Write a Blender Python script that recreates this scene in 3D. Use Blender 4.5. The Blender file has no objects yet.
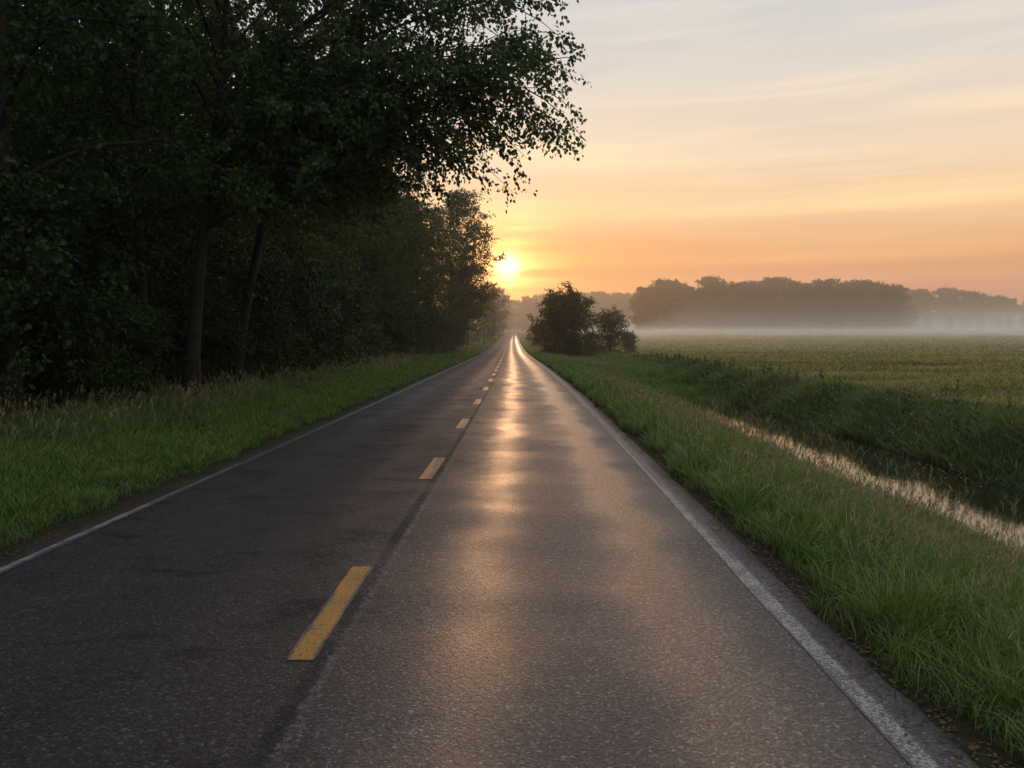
import bpy, math, random
import numpy as np

rng = np.random.default_rng(7)
random.seed(7)
scene = bpy.context.scene
C = scene.collection
F = 796.0            # focal length in pixels of the 1024 px frame, used to size detail with distance

# ------------------------------------------------------------------ helpers
def tag(o, label=None, cat=None, group=None, kind=None):
    if label: o['label'] = label
    if cat: o['category'] = cat
    if group: o['group'] = group
    if kind: o['kind'] = kind
    return o

def link(o, parent=None):
    C.objects.link(o)
    if parent: o.parent = parent
    return o

def empty(name, loc, rz=0.0, scale=(1, 1, 1)):
    o = bpy.data.objects.new(name, None)
    o.location = loc; o.rotation_euler = (0, 0, rz); o.scale = scale
    o.empty_display_size = 0.3
    return link(o)

def mesh_np(name, verts, loops, starts, mats=(), attrs=None, smooth=False):
    """mesh from numpy arrays; attrs {name: per-vertex float array}"""
    me = bpy.data.meshes.new(name)
    verts = np.asarray(verts, np.float32); loops = np.asarray(loops, np.int32); starts = np.asarray(starts, np.int32)
    me.vertices.add(len(verts)); me.vertices.foreach_set('co', verts.ravel())
    me.loops.add(len(loops)); me.loops.foreach_set('vertex_index', loops)
    me.polygons.add(len(starts)); me.polygons.foreach_set('loop_start', starts)
    if smooth: me.polygons.foreach_set('use_smooth', np.ones(len(starts), bool))
    for k, v in (attrs or {}).items():
        a = me.attributes.new(k, 'FLOAT', 'POINT'); a.data.foreach_set('value', np.asarray(v, np.float32))
    for m in mats: me.materials.append(m)
    me.update(calc_edges=True)
    return me

def obj(name, me, parent=None):
    return link(bpy.data.objects.new(name, me), parent)

def quads(n):
    return np.arange(n * 4), np.arange(n) * 4

def nrm(v):
    return v / np.maximum(np.linalg.norm(v, axis=-1, keepdims=True), 1e-9)

# ------------------------------------------------------------------ terrain
_pd = np.array([-200, 0, 40, 90, 126, 170, 237, 400, 600, 1000, 1500, 4000.])
_pz = np.array([0, 0, -.02, -.30, -.45, -.15, .7, 2.6, 5.0, 9.6, 15.0, 40.])
_dd = np.arange(-200, 4000, 2.0)
_k = np.exp(-np.linspace(-2.5, 2.5, 31) ** 2 / 2); _k /= _k.sum()
_zz = np.convolve(np.pad(np.interp(_dd, _pd, _pz), 15, mode='edge'), _k, 'valid')
def prof(y): return np.interp(y, _dd, _zz)

_xd = np.interp(_dd, [-200, 6.5, 12, 28, 50, 75, 126, 237, 400, 700, 4000], [0, 0, .09, .20, .17, .02, -.35, -.75, -.8, -.4, -.4])
_xd = np.convolve(np.pad(_xd, 1, mode='edge'), np.ones(3) / 3, 'valid')
def drift(y): return np.interp(y, _dd, _xd)

_cx = np.array([-4000, -60, -20, -12, -9, -7, -5.6, -4.82, -4.3, 2.0, 2.38, 3.2, 4, 5, 6, 6.9, 7.4, 9.0, 10.4, 10.9, 11.4, 12.2, 13.2, 20, 4000.])
_cz = np.array([1.0, .8, .55, .38, .25, .13, .05, .0, -.06, -.06, .0, -.09, -.25, -.58, -.96, -1.20, -1.42, -1.8, -1.6, -1.4, -1.0, -.45, -.08, .02, .02])
_cf = _cz.copy(); _cf[10:] = [.0, -.05, -.1, -.2, -.3, -.4, -.5, -.55, -.5, -.4, -.25, -.05, .05, .05, .05]
def bumps(x, y):
    return (.035 * np.sin(x * 1.9 + np.sin(y * .7) * 1.3) * np.sin(y * 1.3 + 1.1 * np.sin(x * .8)) + .05 * np.sin(y * .43 + x * .31))
def ground(x, y):
    x = np.asarray(x, float); y = np.asarray(y, float)
    w = np.clip((y - 36) / 26, 0, 1); w = w * w * (3 - 2 * w)
    x = x - drift(y)
    z = np.interp(x, _cx, _cz) * (1 - w) + np.interp(x, _cx, _cf) * w
    off = np.clip(np.maximum(-5.0 - x, x - 2.6) / 1.5, 0, 1)
    return prof(y) + z + bumps(x, y) * off + 2.0 * np.clip((x - 14) / 40, 0, 1) * np.clip((y - 110) / 200, 0, 1)

# ------------------------------------------------------------------ materials
def new_mat(name):
    m = bpy.data.materials.new(name); m.use_nodes = True
    nt = m.node_tree; nt.nodes.clear()
    return m, nt, nt.nodes, nt.links

class NT:
    def __init__(s, name):
        s.m, s.nt, s.n, s.l = new_mat(name)
        s.out = s.n.new('ShaderNodeOutputMaterial')
    def node(s, t, **kw):
        x = s.n.new(t)
        for k, v in kw.items(): setattr(x, k, v)
        return x
    def set(s, sock, v):
        if isinstance(v, bpy.types.NodeSocket): s.l.new(v, sock)
        else: sock.default_value = v
    def math(s, op, a, b=0.0, c=0.0, clamp=False):
        x = s.node('ShaderNodeMath', operation=op, use_clamp=clamp)
        for i, v in enumerate((a, b, c)): s.set(x.inputs[i], v)
        return x.outputs[0]
    def mix(s, f, a, b, mode='MIX'):
        x = s.node('ShaderNodeMix', data_type='RGBA', blend_type=mode)
        s.set(x.inputs[0], f)
        for i, v in ((6, a), (7, b)):
            s.set(x.inputs[i], v if isinstance(v, bpy.types.NodeSocket) else (*v, 1))
        return x.outputs[2]
    def ramp(s, f, stops, interp='LINEAR'):
        x = s.node('ShaderNodeValToRGB'); s.set(x.inputs[0], f)
        cr = x.color_ramp; cr.interpolation = interp
        while len(cr.elements) < len(stops): cr.elements.new(.5)
        for e, (p, c) in zip(cr.elements, stops):
            e.position = p; e.color = (*c, 1) if len(c) == 3 else c
        return x.outputs[0]
    def rng(s, v, a, b, c, d, smooth=False):
        x = s.node('ShaderNodeMapRange', interpolation_type='SMOOTHSTEP' if smooth else 'LINEAR')
        for i, q in enumerate((v, a, b, c, d)): s.set(x.inputs[i], q)
        return x.outputs[0]
    def noise(s, vec, scale, detail=3, rough=.55, dist=0):
        x = s.node('ShaderNodeTexNoise'); s.l.new(vec, x.inputs['Vector'])
        x.inputs['Scale'].default_value = scale; x.inputs['Detail'].default_value = detail
        x.inputs['Roughness'].default_value = rough; x.inputs['Distortion'].default_value = dist
        return x.outputs[0]
    def mapping(s, vec, scale=(1, 1, 1), loc=(0, 0, 0)):
        x = s.node('ShaderNodeMapping'); s.l.new(vec, x.inputs[0])
        x.inputs['Scale'].default_value = scale; x.inputs['Location'].default_value = loc
        return x.outputs[0]
    def pos(s): return s.node('ShaderNodeTexCoord').outputs['Object']
    def attr(s, name):
        return s.node('ShaderNodeAttribute', attribute_name=name).outputs['Fac']
    def bsdf(s, col, rough=.6, spec=.5, normal=None):
        b = s.node('ShaderNodeBsdfPrincipled')
        s.set(b.inputs['Base Color'], col if isinstance(col, bpy.types.NodeSocket) else (*col, 1))
        s.set(b.inputs['Roughness'], rough); s.set(b.inputs['Specular IOR Level'], spec)
        if normal is not None: s.l.new(normal, b.inputs['Normal'])
        return b.outputs[0]
    def bump(s, h, strength, dist):
        b = s.node('ShaderNodeBump'); b.inputs['Strength'].default_value = strength
        b.inputs['Distance'].default_value = dist; s.l.new(h, b.inputs['Height'])
        return b.outputs[0]
    def done(s, shader):
        s.l.new(shader, s.out.inputs['Surface']); return s.m

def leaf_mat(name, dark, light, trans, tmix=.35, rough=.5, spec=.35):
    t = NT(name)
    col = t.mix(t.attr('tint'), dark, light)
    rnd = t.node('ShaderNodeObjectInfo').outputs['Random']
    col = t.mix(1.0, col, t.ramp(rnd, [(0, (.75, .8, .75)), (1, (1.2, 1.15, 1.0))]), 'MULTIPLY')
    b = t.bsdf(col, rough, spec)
    tr = t.node('ShaderNodeBsdfTranslucent'); t.l.new(t.mix(1, col, trans, 'MULTIPLY'), tr.inputs[0])
    mx = t.node('ShaderNodeMixShader'); mx.inputs[0].default_value = tmix
    t.l.new(b, mx.inputs[1]); t.l.new(tr.outputs[0], mx.inputs[2])
    return t.done(mx.outputs[0])

M = {}
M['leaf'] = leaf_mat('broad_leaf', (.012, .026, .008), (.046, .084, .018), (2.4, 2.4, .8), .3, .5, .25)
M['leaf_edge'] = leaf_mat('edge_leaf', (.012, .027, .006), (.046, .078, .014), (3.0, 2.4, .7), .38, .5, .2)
M['leaf_far'] = leaf_mat('far_leaf', (.014, .02, .01), (.035, .042, .018), (1.8, 1.6, .8), .2, .6, .2)
M['leaf_shrub'] = leaf_mat('shrub_leaf', (.008, .018, .006), (.032, .06, .013), (2.0, 2.0, .8), .25, .5, .25)

def grass_mat(name, root, mid, tip, dry, rough=.5, spec=.3, tm=.3, streak=None):
    t = NT(name)
    h = t.attr('along')
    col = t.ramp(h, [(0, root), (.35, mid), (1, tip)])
    p = t.pos()
    col = t.mix(t.rng(t.noise(p, .35, 2), .35, .7, 0, .55), col, t.mix(1, col, (.62, .72, .7), 'MULTIPLY'))
    col = t.mix(t.rng(t.noise(p, 1.3, 3, .6), .48, .68, 0, .8), col, t.mix(1, col, (1.55, 1.22, .9), 'MULTIPLY'))
    if streak:
        sn = t.noise(t.mapping(p, streak), 1, 4, .6, .3)
        col = t.mix(t.rng(sn, .47, .56, 0, .9, True), col, t.mix(1, col, (.42, .55, .45), 'MULTIPLY'))
    col = t.mix(t.attr('tint'), col, dry)
    gi = t.node('ShaderNodeNewGeometry').outputs['Random Per Island']
    col = t.mix(1, col, t.ramp(gi, [(0, (.55, .62, .6)), (.6, (1, 1, 1)), (1, (1.6, 1.45, 1.3))]), 'MULTIPLY')
    b = t.bsdf(col, rough, spec)
    tr = t.node('ShaderNodeBsdfTranslucent'); t.l.new(t.mix(1, col, (1.9, 1.8, 1.0), 'MULTIPLY'), tr.inputs[0])
    mx = t.node('ShaderNodeMixShader'); mx.inputs[0].default_value = tm
    t.l.new(b, mx.inputs[1]); t.l.new(tr.outputs[0], mx.inputs[2])
    return t.done(mx.outputs[0])
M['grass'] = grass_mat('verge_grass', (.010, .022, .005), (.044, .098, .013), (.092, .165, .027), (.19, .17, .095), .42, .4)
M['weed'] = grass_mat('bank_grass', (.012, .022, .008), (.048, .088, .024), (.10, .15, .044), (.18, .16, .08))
M['crop'] = grass_mat('crop_blades', (.045, .055, .016), (.115, .14, .038), (.185, .19, .06), (.32, .26, .12), streak=(.03, .10, 1))
M['dry'] = grass_mat('dry_stalks', (.10, .085, .045), (.16, .13, .07), (.24, .19, .11), (.3, .24, .14))

def bark():
    t = NT('bark'); p = t.pos()
    q = t.mapping(p, (6, 6, 1.2))
    n = t.noise(q, 3, 6, .65)
    col = t.ramp(n, [(.3, (.007, .006, .005)), (.7, (.035, .03, .024))])
    return t.done(t.bsdf(col, .85, .2, t.bump(n, .8, .03)))
M['bark'] = bark()

def soil():
    t = NT('ground_soil'); p = t.pos()
    a = t.attr('field')
    n = t.noise(p, 1.2, 6, .6); n2 = t.noise(p, 9, 4, .7)
    green = t.ramp(n, [(.3, (.014, .018, .008)), (.7, (.04, .05, .018))])
    fld = t.noise(t.mapping(p, (.012, .09, 1)), 1.0, 5, .6)
    fld2 = t.noise(t.mapping(p, (.15, .5, 1)), 1.0, 4, .6)
    fc = t.ramp(fld, [(.32, (.085, .098, .03)), (.5, (.135, .138, .048)), (.7, (.19, .165, .07))])
    fc = t.mix(t.rng(fld2, .45, .7, 0, .5), fc, (.04, .05, .018))
    litter = t.ramp(n2, [(.3, (.008, .007, .005)), (.7, (.03, .024, .016))])
    col = t.mix(a, t.mix(t.attr('wood'), green, litter), fc)
    return t.done(t.bsdf(col, .9, .1, t.bump(n2, .5, .04)))
M['soil'] = soil()

def asphalt():
    t = NT('asphalt'); p = t.pos()
    sx = t.node('ShaderNodeSeparateXYZ'); t.l.new(p, sx.inputs[0]); x, y = t.attr('across'), sx.outputs[1]
    wob = t.noise(t.mapping(p, (0, .25, 0)), 1, 3, .6)
    wob2 = t.noise(t.mapping(p, (1.3, .9, 1)), 1, 4, .6)
    xw = t.math('ADD', t.math('ADD', x, t.rng(wob, .3, .7, -.16, .16)), t.rng(wob2, .3, .7, -.10, .10))
    def band(c, w):      # soft bump in x
        d = t.math('DIVIDE', t.math('SUBTRACT', xw, c), w)
        return t.math('POWER', 2.718, t.math('MULTIPLY', t.math('MULTIPLY', d, d), -1.0))
    tracks = t.math('ADD', t.math('ADD', band(-.28, .36), band(1.18, .38)), t.math('MULTIPLY', t.math('ADD', band(-2.0, .34), band(-3.5, .36)), .55), clamp=True)
    v = t.node('ShaderNodeTexVoronoi'); t.l.new(p, v.inputs['Vector']); v.inputs['Scale'].default_value = 70
    v2 = t.node('ShaderNodeTexVoronoi'); t.l.new(p, v2.inputs['Vector']); v2.inputs['Scale'].default_value = 34
    sep = t.node('ShaderNodeSeparateColor'); t.l.new(v.outputs['Color'], sep.inputs[0]); sep2 = t.node('ShaderNodeSeparateColor'); t.l.new(v2.outputs['Color'], sep2.inputs[0])
    stone = t.math('ADD', t.math('MULTIPLY', t.math('SUBTRACT', 1, v.outputs['Distance']), .6), t.math('MULTIPLY', t.math('SUBTRACT', 1, v2.outputs['Distance']), .6))
    fine = t.noise(p, 220, 2, .7)
    big = t.noise(t.mapping(p, (.9, .35, 1)), 1.0, 5, .6)
    cross = t.noise(t.mapping(p, (.28, .75, 1), (3.3, 1.7, 0)), 1.0, 4, .55, .5)
    smear = t.noise(t.mapping(p, (.9, 1.7, 1)), 1.0, 7, .68, .8)
    pits = t.noise(p, 46, 3, .65)
    col = t.ramp(sep.outputs[0], [(0, (.006, .006, .006)), (.45, (.024, .0235, .0235)), (.85, (.055, .053, .052)), (1, (.20, .19, .185))])
    col = t.mix(t.rng(sep2.outputs[1], .82, .9, 0, .7), col, (.012, .012, .012))
    col = t.mix(t.rng(pits, .52, .60, 0, .9), col, (.012, .012, .012))
    col = t.mix(t.math('MULTIPLY', tracks, .35), col, t.mix(1, col, (1.8, 1.68, 1.6), 'MULTIPLY'))
    col = t.mix(t.rng(big, .35, .7, .0, .55), col, t.mix(1, col, (.6, .6, .62), 'MULTIPLY'))
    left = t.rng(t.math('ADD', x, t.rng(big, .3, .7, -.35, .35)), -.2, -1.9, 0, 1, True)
    col = t.mix(t.math('MULTIPLY', left, .85), col, t.mix(1, col, (.36, .37, .40), 'MULTIPLY'))  # left lane darkened: shade of the wood plus damp, put into the colour
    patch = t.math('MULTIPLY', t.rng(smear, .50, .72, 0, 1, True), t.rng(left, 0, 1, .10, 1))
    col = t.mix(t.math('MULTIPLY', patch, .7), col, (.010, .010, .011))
    jn = t.rng(t.noise(p, 11, 5, .75), .3, .7, -.035, .035)
    xj = t.math('ADD', x, jn)
    jgap = t.math('MULTIPLY', t.rng(t.noise(t.mapping(p, (0, .8, 0)), 1.0, 4, .7), .38, .6, .4, 1), t.rng(y, 8, 30, 1, .4))
    joint = t.math('MULTIPLY', t.math('MULTIPLY', t.rng(xj, -1.27, -1.23, 0, 1, True), t.rng(xj, -1.18, -1.14, 1, 0, True)), jgap)
    rim = t.math('MULTIPLY', t.math('MULTIPLY', t.rng(xj, -1.15, -1.13, 0, 1, True), t.rng(xj, -1.11, -1.08, 1, 0, True)), jgap)
    col = t.mix(t.math('MULTIPLY', joint, .45), col, (.010, .012, .012))
    col = t.mix(t.math('MULTIPLY', rim, t.rng(sep2.outputs[0], .4, .7, 0, .45)), col, (.19, .18, .17))
    en = t.math('ADD', t.rng(pits, .3, .7, -.07, .07), t.rng(smear, .3, .7, -.10, .10))
    edge = t.math('MAXIMUM', t.rng(t.math('ADD', x, en), 2.04, 2.16, 0, 1), t.rng(t.math('ADD', x, en), -4.53, -4.70, 0, 1))
    col = t.mix(t.math('MULTIPLY', edge, .9), col, t.mix(pits, (.008, .007, .005), (.045, .036, .024)))
    rough = t.math('SUBTRACT', t.rng(cross, .34, .66, .57, .67), t.math('ADD', t.math('MULTIPLY', tracks, .19), t.math('MULTIPLY', band(1.18, .42), .15)))
    rough = t.math('ADD', rough, t.math('MULTIPLY', edge, .18))
    rough = t.math('ADD', rough, t.math('ADD', t.math('MULTIPLY', patch, .10), t.math('MULTIPLY', joint, .25)))
    h = t.math('ADD', stone, t.math('MULTIPLY', fine, .4))
    h = t.math('SUBTRACT', t.math('SUBTRACT', h, t.math('MULTIPLY', joint, .9)), t.rng(pits, .52, .64, 0, 1.6))
    nb = t.node('ShaderNodeBump'); nb.inputs['Distance'].default_value = .013
    t.set(nb.inputs['Strength'], t.math('SUBTRACT', .95, t.math('MULTIPLY', tracks, .25)))
    t.l.new(h, nb.inputs['Height'])
    rough = t.math('MAXIMUM', t.math('ADD', rough, t.math('MULTIPLY', left, .06)), .34)
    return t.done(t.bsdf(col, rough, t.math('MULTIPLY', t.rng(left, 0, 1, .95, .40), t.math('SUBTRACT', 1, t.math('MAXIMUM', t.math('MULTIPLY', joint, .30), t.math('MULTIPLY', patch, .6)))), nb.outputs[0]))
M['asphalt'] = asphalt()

def paint(name, c1, c2, cover):
    t = NT(name); p = t.pos()
    v = t.node('ShaderNodeTexVoronoi'); t.l.new(p, v.inputs['Vector']); v.inputs['Scale'].default_value = 95
    sep = t.node('ShaderNodeSeparateColor'); t.l.new(v.outputs['Color'], sep.inputs[0])
    n = t.noise(p, 55, 4, .75); n2 = t.noise(p, 3.0, 5, .65)
    col = t.mix(n2, c1, c2)
    col = t.mix(t.math('MULTIPLY', sep.outputs[0], .4), col, t.mix(1, col, (.45, .45, .45), 'MULTIPLY'))
    w = t.math('ADD', t.math('ADD', t.math('MULTIPLY', n, .85), t.math('MULTIPLY', n2, .35)), t.math('MULTIPLY', t.attr('rim'), .16))
    wear = t.rng(w, cover, cover + .05, 0, 1, True)
    col = t.mix(wear, col, (.04, .039, .038))
    h = t.math('ADD', t.math('SUBTRACT', 1, v.outputs['Distance']), t.math('MULTIPLY', n, .5))
    return t.done(t.bsdf(col, .5, .5, t.bump(h, .6, .006)))
M['white'] = paint('worn_white_paint', (.17, .166, .16), (.38, .37, .352), .575)
M['yellow'] = paint('worn_yellow_paint', (.28, .136, .016), (.48, .228, .022), .615)

def water():
    t = NT('ditch_water'); p = t.pos()
    n = t.noise(t.mapping(p, (1, .6, 1)), 7, 3, .6)
    n2 = t.noise(p, 1.1, 2)
    h = t.math('ADD', n, t.math('MULTIPLY', n2, 1.5))
    return t.done(t.bsdf((.010, .011, .007), .04, .6, t.bump(h, .03, .03)))
M['water'] = water()

def flat(name, c, rough=.8):
    t = NT(name); p = t.pos()
    n = t.noise(p, 14, 3)
    return t.done(t.bsdf(t.mix(n, tuple(v * .6 for v in c), tuple(v * 1.4 for v in c)), rough, .2))
M['litter'] = leaf_mat('fallen_leaf', (.02, .014, .008), (.12, .08, .04), (1, 1, 1), .1, .7, .2)
M['fleck'] = flat('duckweed', (.16, .17, .11))

# ------------------------------------------------------------------ ground, road, water
def sheet(name, xs, ys, zf, mat, attrs=None, smooth=True, bend=False):
    X, Y = np.meshgrid(xs, ys)
    Z = zf(X, Y)
    if bend: X = X + drift(Y)
    v = np.stack([X, Y, Z], -1).reshape(-1, 3)
    nx, ny = len(xs), len(ys)
    i = (np.arange(ny - 1)[:, None] * nx + np.arange(nx - 1)[None]).ravel()
    L = np.stack([i, i + 1, i + nx + 1, i + nx], -1).ravel()
    at = {k: f(X, Y).ravel() for k, f in (attrs or {}).items()}
    return obj(name, mesh_np(name, v, L, np.arange(len(i)) * 4, [mat], at, smooth))

xs = np.concatenate([[-3500, -1500, -700, -300, -150, -90, -60, -45, -35, -28], np.arange(-24, 20, .5), np.arange(20, 60, 4), [60, 80, 110, 150, 220, 320, 500, 900, 1800, 3500]])
xs = np.unique(np.concatenate([xs, [-4.82, -4.3, 2.0, 2.38, 6.9, 7.4, 10.4, 10.9, 11.4, 12.2, 13.2]]))
ys = np.concatenate([[-60, -30, -15], np.arange(-8, 60, .6), np.arange(60, 140, 2), np.arange(140, 420, 10), np.arange(420, 1200, 40), [1300, 1600, 2200, 3500]])
sm = lambda v, a, b: np.clip((v - a) / (b - a), 0, 1)
g = sheet('ground', xs, ys, ground, M['soil'],
          {'field': lambda X, Y: sm(X, 12.0, 14.5), 'wood': lambda X, Y: np.maximum(sm(-X, 8.0, 10.5), np.maximum(1 - np.abs(X - drift(Y) - 2.35) / .45, 1 - np.abs(X - drift(Y) + 4.9) / .45).clip(0, 1))})
tag(g, 'dark soil and turf under the verges, wood and misty field', 'ground', kind='structure')

def road_z(x, y, lift=0.0):
    return prof(y) + .02 + lift - .010 * np.abs(np.asarray(x) + 1.3)
yr = np.concatenate([np.arange(-12, 60, .35), np.arange(60, 160, 1.5), np.arange(160, 720, 6)])
# ragged edges: columns, outermost displaced along y
def road_mesh():
    cols = np.array([-4.86, -4.66, -4.0, -3, -2, -1.3, -.5, .5, 1.3, 1.9, 2.16, 2.34])
    n = len(cols)
    X = np.tile(cols, (len(yr), 1))
    jit = lambda s: np.cumsum(np.random.default_rng(s).normal(0, .03, len(yr)))
    for c, s, sc in ((0, 1, 1), (n - 1, 2, 1)):
        w = jit(s); w -= np.convolve(np.pad(w, 10, mode='edge'), np.ones(21) / 21, 'valid')
        X[:, c] += np.clip(w * 1.3 + np.random.default_rng(s + 5).normal(0, .012, len(yr)), -.12, .12)
    Y = np.tile(yr[:, None], (1, n))
    Z = road_z(X, Y)
    Z[:, 0] -= .05; Z[:, -1] -= .05
    A = X.copy(); X = X + drift(Y)
    v = np.stack([X, Y, Z], -1).reshape(-1, 3)
    i = (np.arange(len(yr) - 1)[:, None] * n + np.arange(n - 1)[None]).ravel()
    L = np.stack([i, i + 1, i + n + 1, i + n], -1).ravel()
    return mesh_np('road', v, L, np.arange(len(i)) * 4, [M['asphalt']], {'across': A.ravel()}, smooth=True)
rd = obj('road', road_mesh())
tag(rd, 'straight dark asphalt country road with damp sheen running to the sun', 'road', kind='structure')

def line(name, x0, x1, y0, y1, mat, label, cat, group=None, step=.5):
    yy = np.unique(np.concatenate([np.arange(y0, min(y1, 60), step), np.arange(max(60, y0), y1, 4) if y1 > 60 else [], [y1]]))
    if 'dash' in name: yy = np.linspace(y0, y1, 26)
    wd = x1 - x0; mid = (x0 + x1) / 2
    o = sheet(name, np.array([x0, x0 + .18 * wd, mid, x1 - .18 * wd, x1]), yy, lambda X, Y: road_z(X, Y, .005), mat, {'rim': lambda X, Y: np.abs(X - mid) > .45 * wd}, bend=True)
    jr = np.random.default_rng(int(y0 * 100) % 9973 + 3); nv_ = len(o.data.vertices)
    co_ = np.empty(nv_ * 3, np.float32); o.data.vertices.foreach_get('co', co_); co_[0::3] += jr.normal(0, .003, nv_); o.data.vertices.foreach_set('co', co_)
    return tag(o, label, cat, group, 'structure')
line('edge_line', -4.51, -4.39, -10, 640, M['white'], 'worn white edge line on the road beside the woodland verge', 'road marking')
line('edge_line', 1.86, 2.01, -10, 640, M['white'], 'worn white edge line on the road beside the ditch verge', 'road marking')
k = 0
for i in range(-2, 60):
    y0 = 4.78 + 6.25 * i
    lab = {0: 'nearest yellow centre dash, deep yellow and largest', 1: 'second yellow centre dash up the road from the camera'}.get(i, 'small yellow centre dash farther up the road')
    o = line('centre_dash', -1.42, -1.235, y0, y0 + 2.0, M['yellow'], lab, 'road marking', 'yellow centre dashes')

wt = sheet('water', np.array([6.4, 7.6, 8.8, 10.0, 11.4]), np.concatenate([np.arange(-12, 96, 2.0)]), lambda X, Y: np.full_like(X, -1.32) + np.minimum(0, 0 * Y), M['water'])
tag(wt, 'still narrow ditch water reflecting the pale sunrise', 'water', kind='structure')

# ------------------------------------------------------------------ grass
def blades(P, H, W, lean, tint, seg=3, az=None, curl=1.0, rnd=rng):
    """P (n,3) roots; each blade a tapering strip bending over; returns verts, loops, starts, attrs"""
    n = len(P)
    az = rnd.uniform(0, 2 * np.pi, n) if az is None else az
    d = np.stack([np.cos(az), np.sin(az), np.zeros(n)], -1)
    fa = rnd.uniform(0, 2 * np.pi, n)
    s = np.stack([np.cos(fa), np.sin(fa), np.zeros(n)], -1)
    V = []; A = []
    for k in range(seg):
        t = k / seg
        c = P + d * (lean * H * t ** (1 + curl))[:, None] + np.array([0, 0, 1.]) * (H * (t - .28 * lean * t ** 3))[:, None]
        w = (W * (1 - .55 * t))[:, None] * .5
        V += [c - s * w, c + s * w]; A += [np.full(n, t)] * 2
    c = P + d * (lean * H)[:, None] + np.array([0, 0, 1.]) * (H * (1 - .28 * lean))[:, None]
    V.append(c); A.append(np.ones(n))
    nv = 2 * seg + 1
    verts = np.stack(V, 1).reshape(-1, 3); along = np.stack(A, 1).ravel()
    base = np.arange(n)[:, None] * nv
    pat = []; st = []; p = 0
    for k in range(seg - 1):
        st.append(p); pat += [2 * k, 2 * k + 1, 2 * k + 3, 2 * k + 2]; p += 4
    st.append(p); pat += [2 * seg - 2, 2 * seg - 1, 2 * seg]; p += 3
    loops = (base + np.array(pat)[None]).ravel()
    starts = (np.arange(n)[:, None] * p + np.array(st)[None]).ravel()
    return verts, loops, starts, {'along': along, 'tint': np.repeat(tint, nv)}

def join(parts):
    V, L, S, A = [], [], [], {}
    nv = nl = 0
    for v, l, s, a in parts:
        V.append(v); L.append(l + nv); S.append(s + nl)
        for k, x in a.items(): A.setdefault(k, []).append(x)
        nv += len(v); nl += len(l)
    return np.concatenate(V), np.concatenate(L), np.concatenate(S), {k: np.concatenate(x) for k, x in A.items()}

def patchy(x, y, s=1.0, ph=0.0):
    return .5 + .25 * (np.sin(x * 1.7 * s + 2.1 * np.sin(y * .6 * s + ph)) + np.sin(y * 1.3 * s + 1.7 * np.sin(x * .9 * s + ph)))

def scatter(x0, x1, y0, y1, dens):
    n = int((x1 - x0) * (y1 - y0) * dens)
    return rng.uniform(x0, x1, n), rng.uniform(y0, y1, n)

def place(x, y):
    x = x + drift(y)
    return np.stack([x, y, ground(x, y) - .01], -1)

def seedheads(x, y, Hh, rnd=rng):
    """tall stalk that arches over, with a short plume of narrow scales"""
    n = len(x); P = place(x, y)
    H = Hh * rnd.uniform(.75, 1.2, n); az = rnd.normal(.3, 1.5, n); lean = rnd.uniform(.15, .9, n)
    W = np.maximum(.0035, np.hypot(x, y) / F * .45)
    parts = [blades(P, H, W * 1.3, lean, rnd.uniform(.35, .8, n), 4, az, 1.4, rnd)]
    d = np.stack([np.cos(az), np.sin(az), np.zeros(n)], -1)
    tip = P + d * (lean * H)[:, None] + np.array([0, 0, 1.]) * (H * (1 - .28 * lean))[:, None]
    for k in range(5):
        q = tip - (d * (lean * .5)[:, None] + np.array([0, 0, .8])) * (.03 * k)
        q = q + rnd.normal(0, .004, (n, 3))
        parts.append(blades(q, rnd.uniform(.05, .10, n), W * rnd.uniform(1.6, 2.6, n), rnd.uniform(.3, 1.3, n), rnd.uniform(.7, 1, n), 2, az + rnd.normal(0, .9, n), 1.0, rnd))
    return parts

def tufts(x0, x1, y0, y1, dens, per, hh, keepf, hf):
    """clumps of longer blades leaning out from a common root"""
    cx, cy_ = scatter(x0, x1, y0, y1, dens)
    k = keepf(cx, cy_); cx, cy_ = cx[k], cy_[k]
    n = len(cx); rad = rng.uniform(.03, .12, n); hc = hh * rng.uniform(.45, 1.3, n) * hf(cx, cy_)
    tc_ = rng.beta(1, 5, n) * .5
    th = rng.uniform(0, 2 * np.pi, (n, per)); rr = np.sqrt(rng.random((n, per))) * rad[:, None]
    x = (cx[:, None] + rr * np.cos(th)).ravel(); y = (cy_[:, None] + rr * np.sin(th)).ravel()
    h = (hc[:, None] * rng.uniform(.5, 1.15, (n, per))).ravel()
    w = np.maximum(rng.uniform(.005, .011, n * per), np.hypot(x, y) / F * .9)
    tint = np.clip(np.repeat(tc_, per) * .5 + rng.beta(1, 10, n * per), 0, 1)
    return blades(place(x, y), h, w, np.clip(rng.normal(.58, .32, n * per), .08, 1.5), tint, 4 if y1 < 16 else 3, th.ravel() + rng.normal(0, .5, n * per), .8)

parts = []
r_keep = lambda x, y: x > 2.24 + .20 * patchy(x * 0, y, 1.6)
r_h = lambda x, y: 1 - .58 * sm(x, 4.0, 5.6)
for (a, b, dn, per) in ((1.5, 6, 22, 46), (6, 12, 20, 36), (12, 22, 15, 26), (22, 45, 8, 18)):
    parts.append(tufts(2.1, 7.0, a, b, dn, per, .43, r_keep, r_h))
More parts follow.
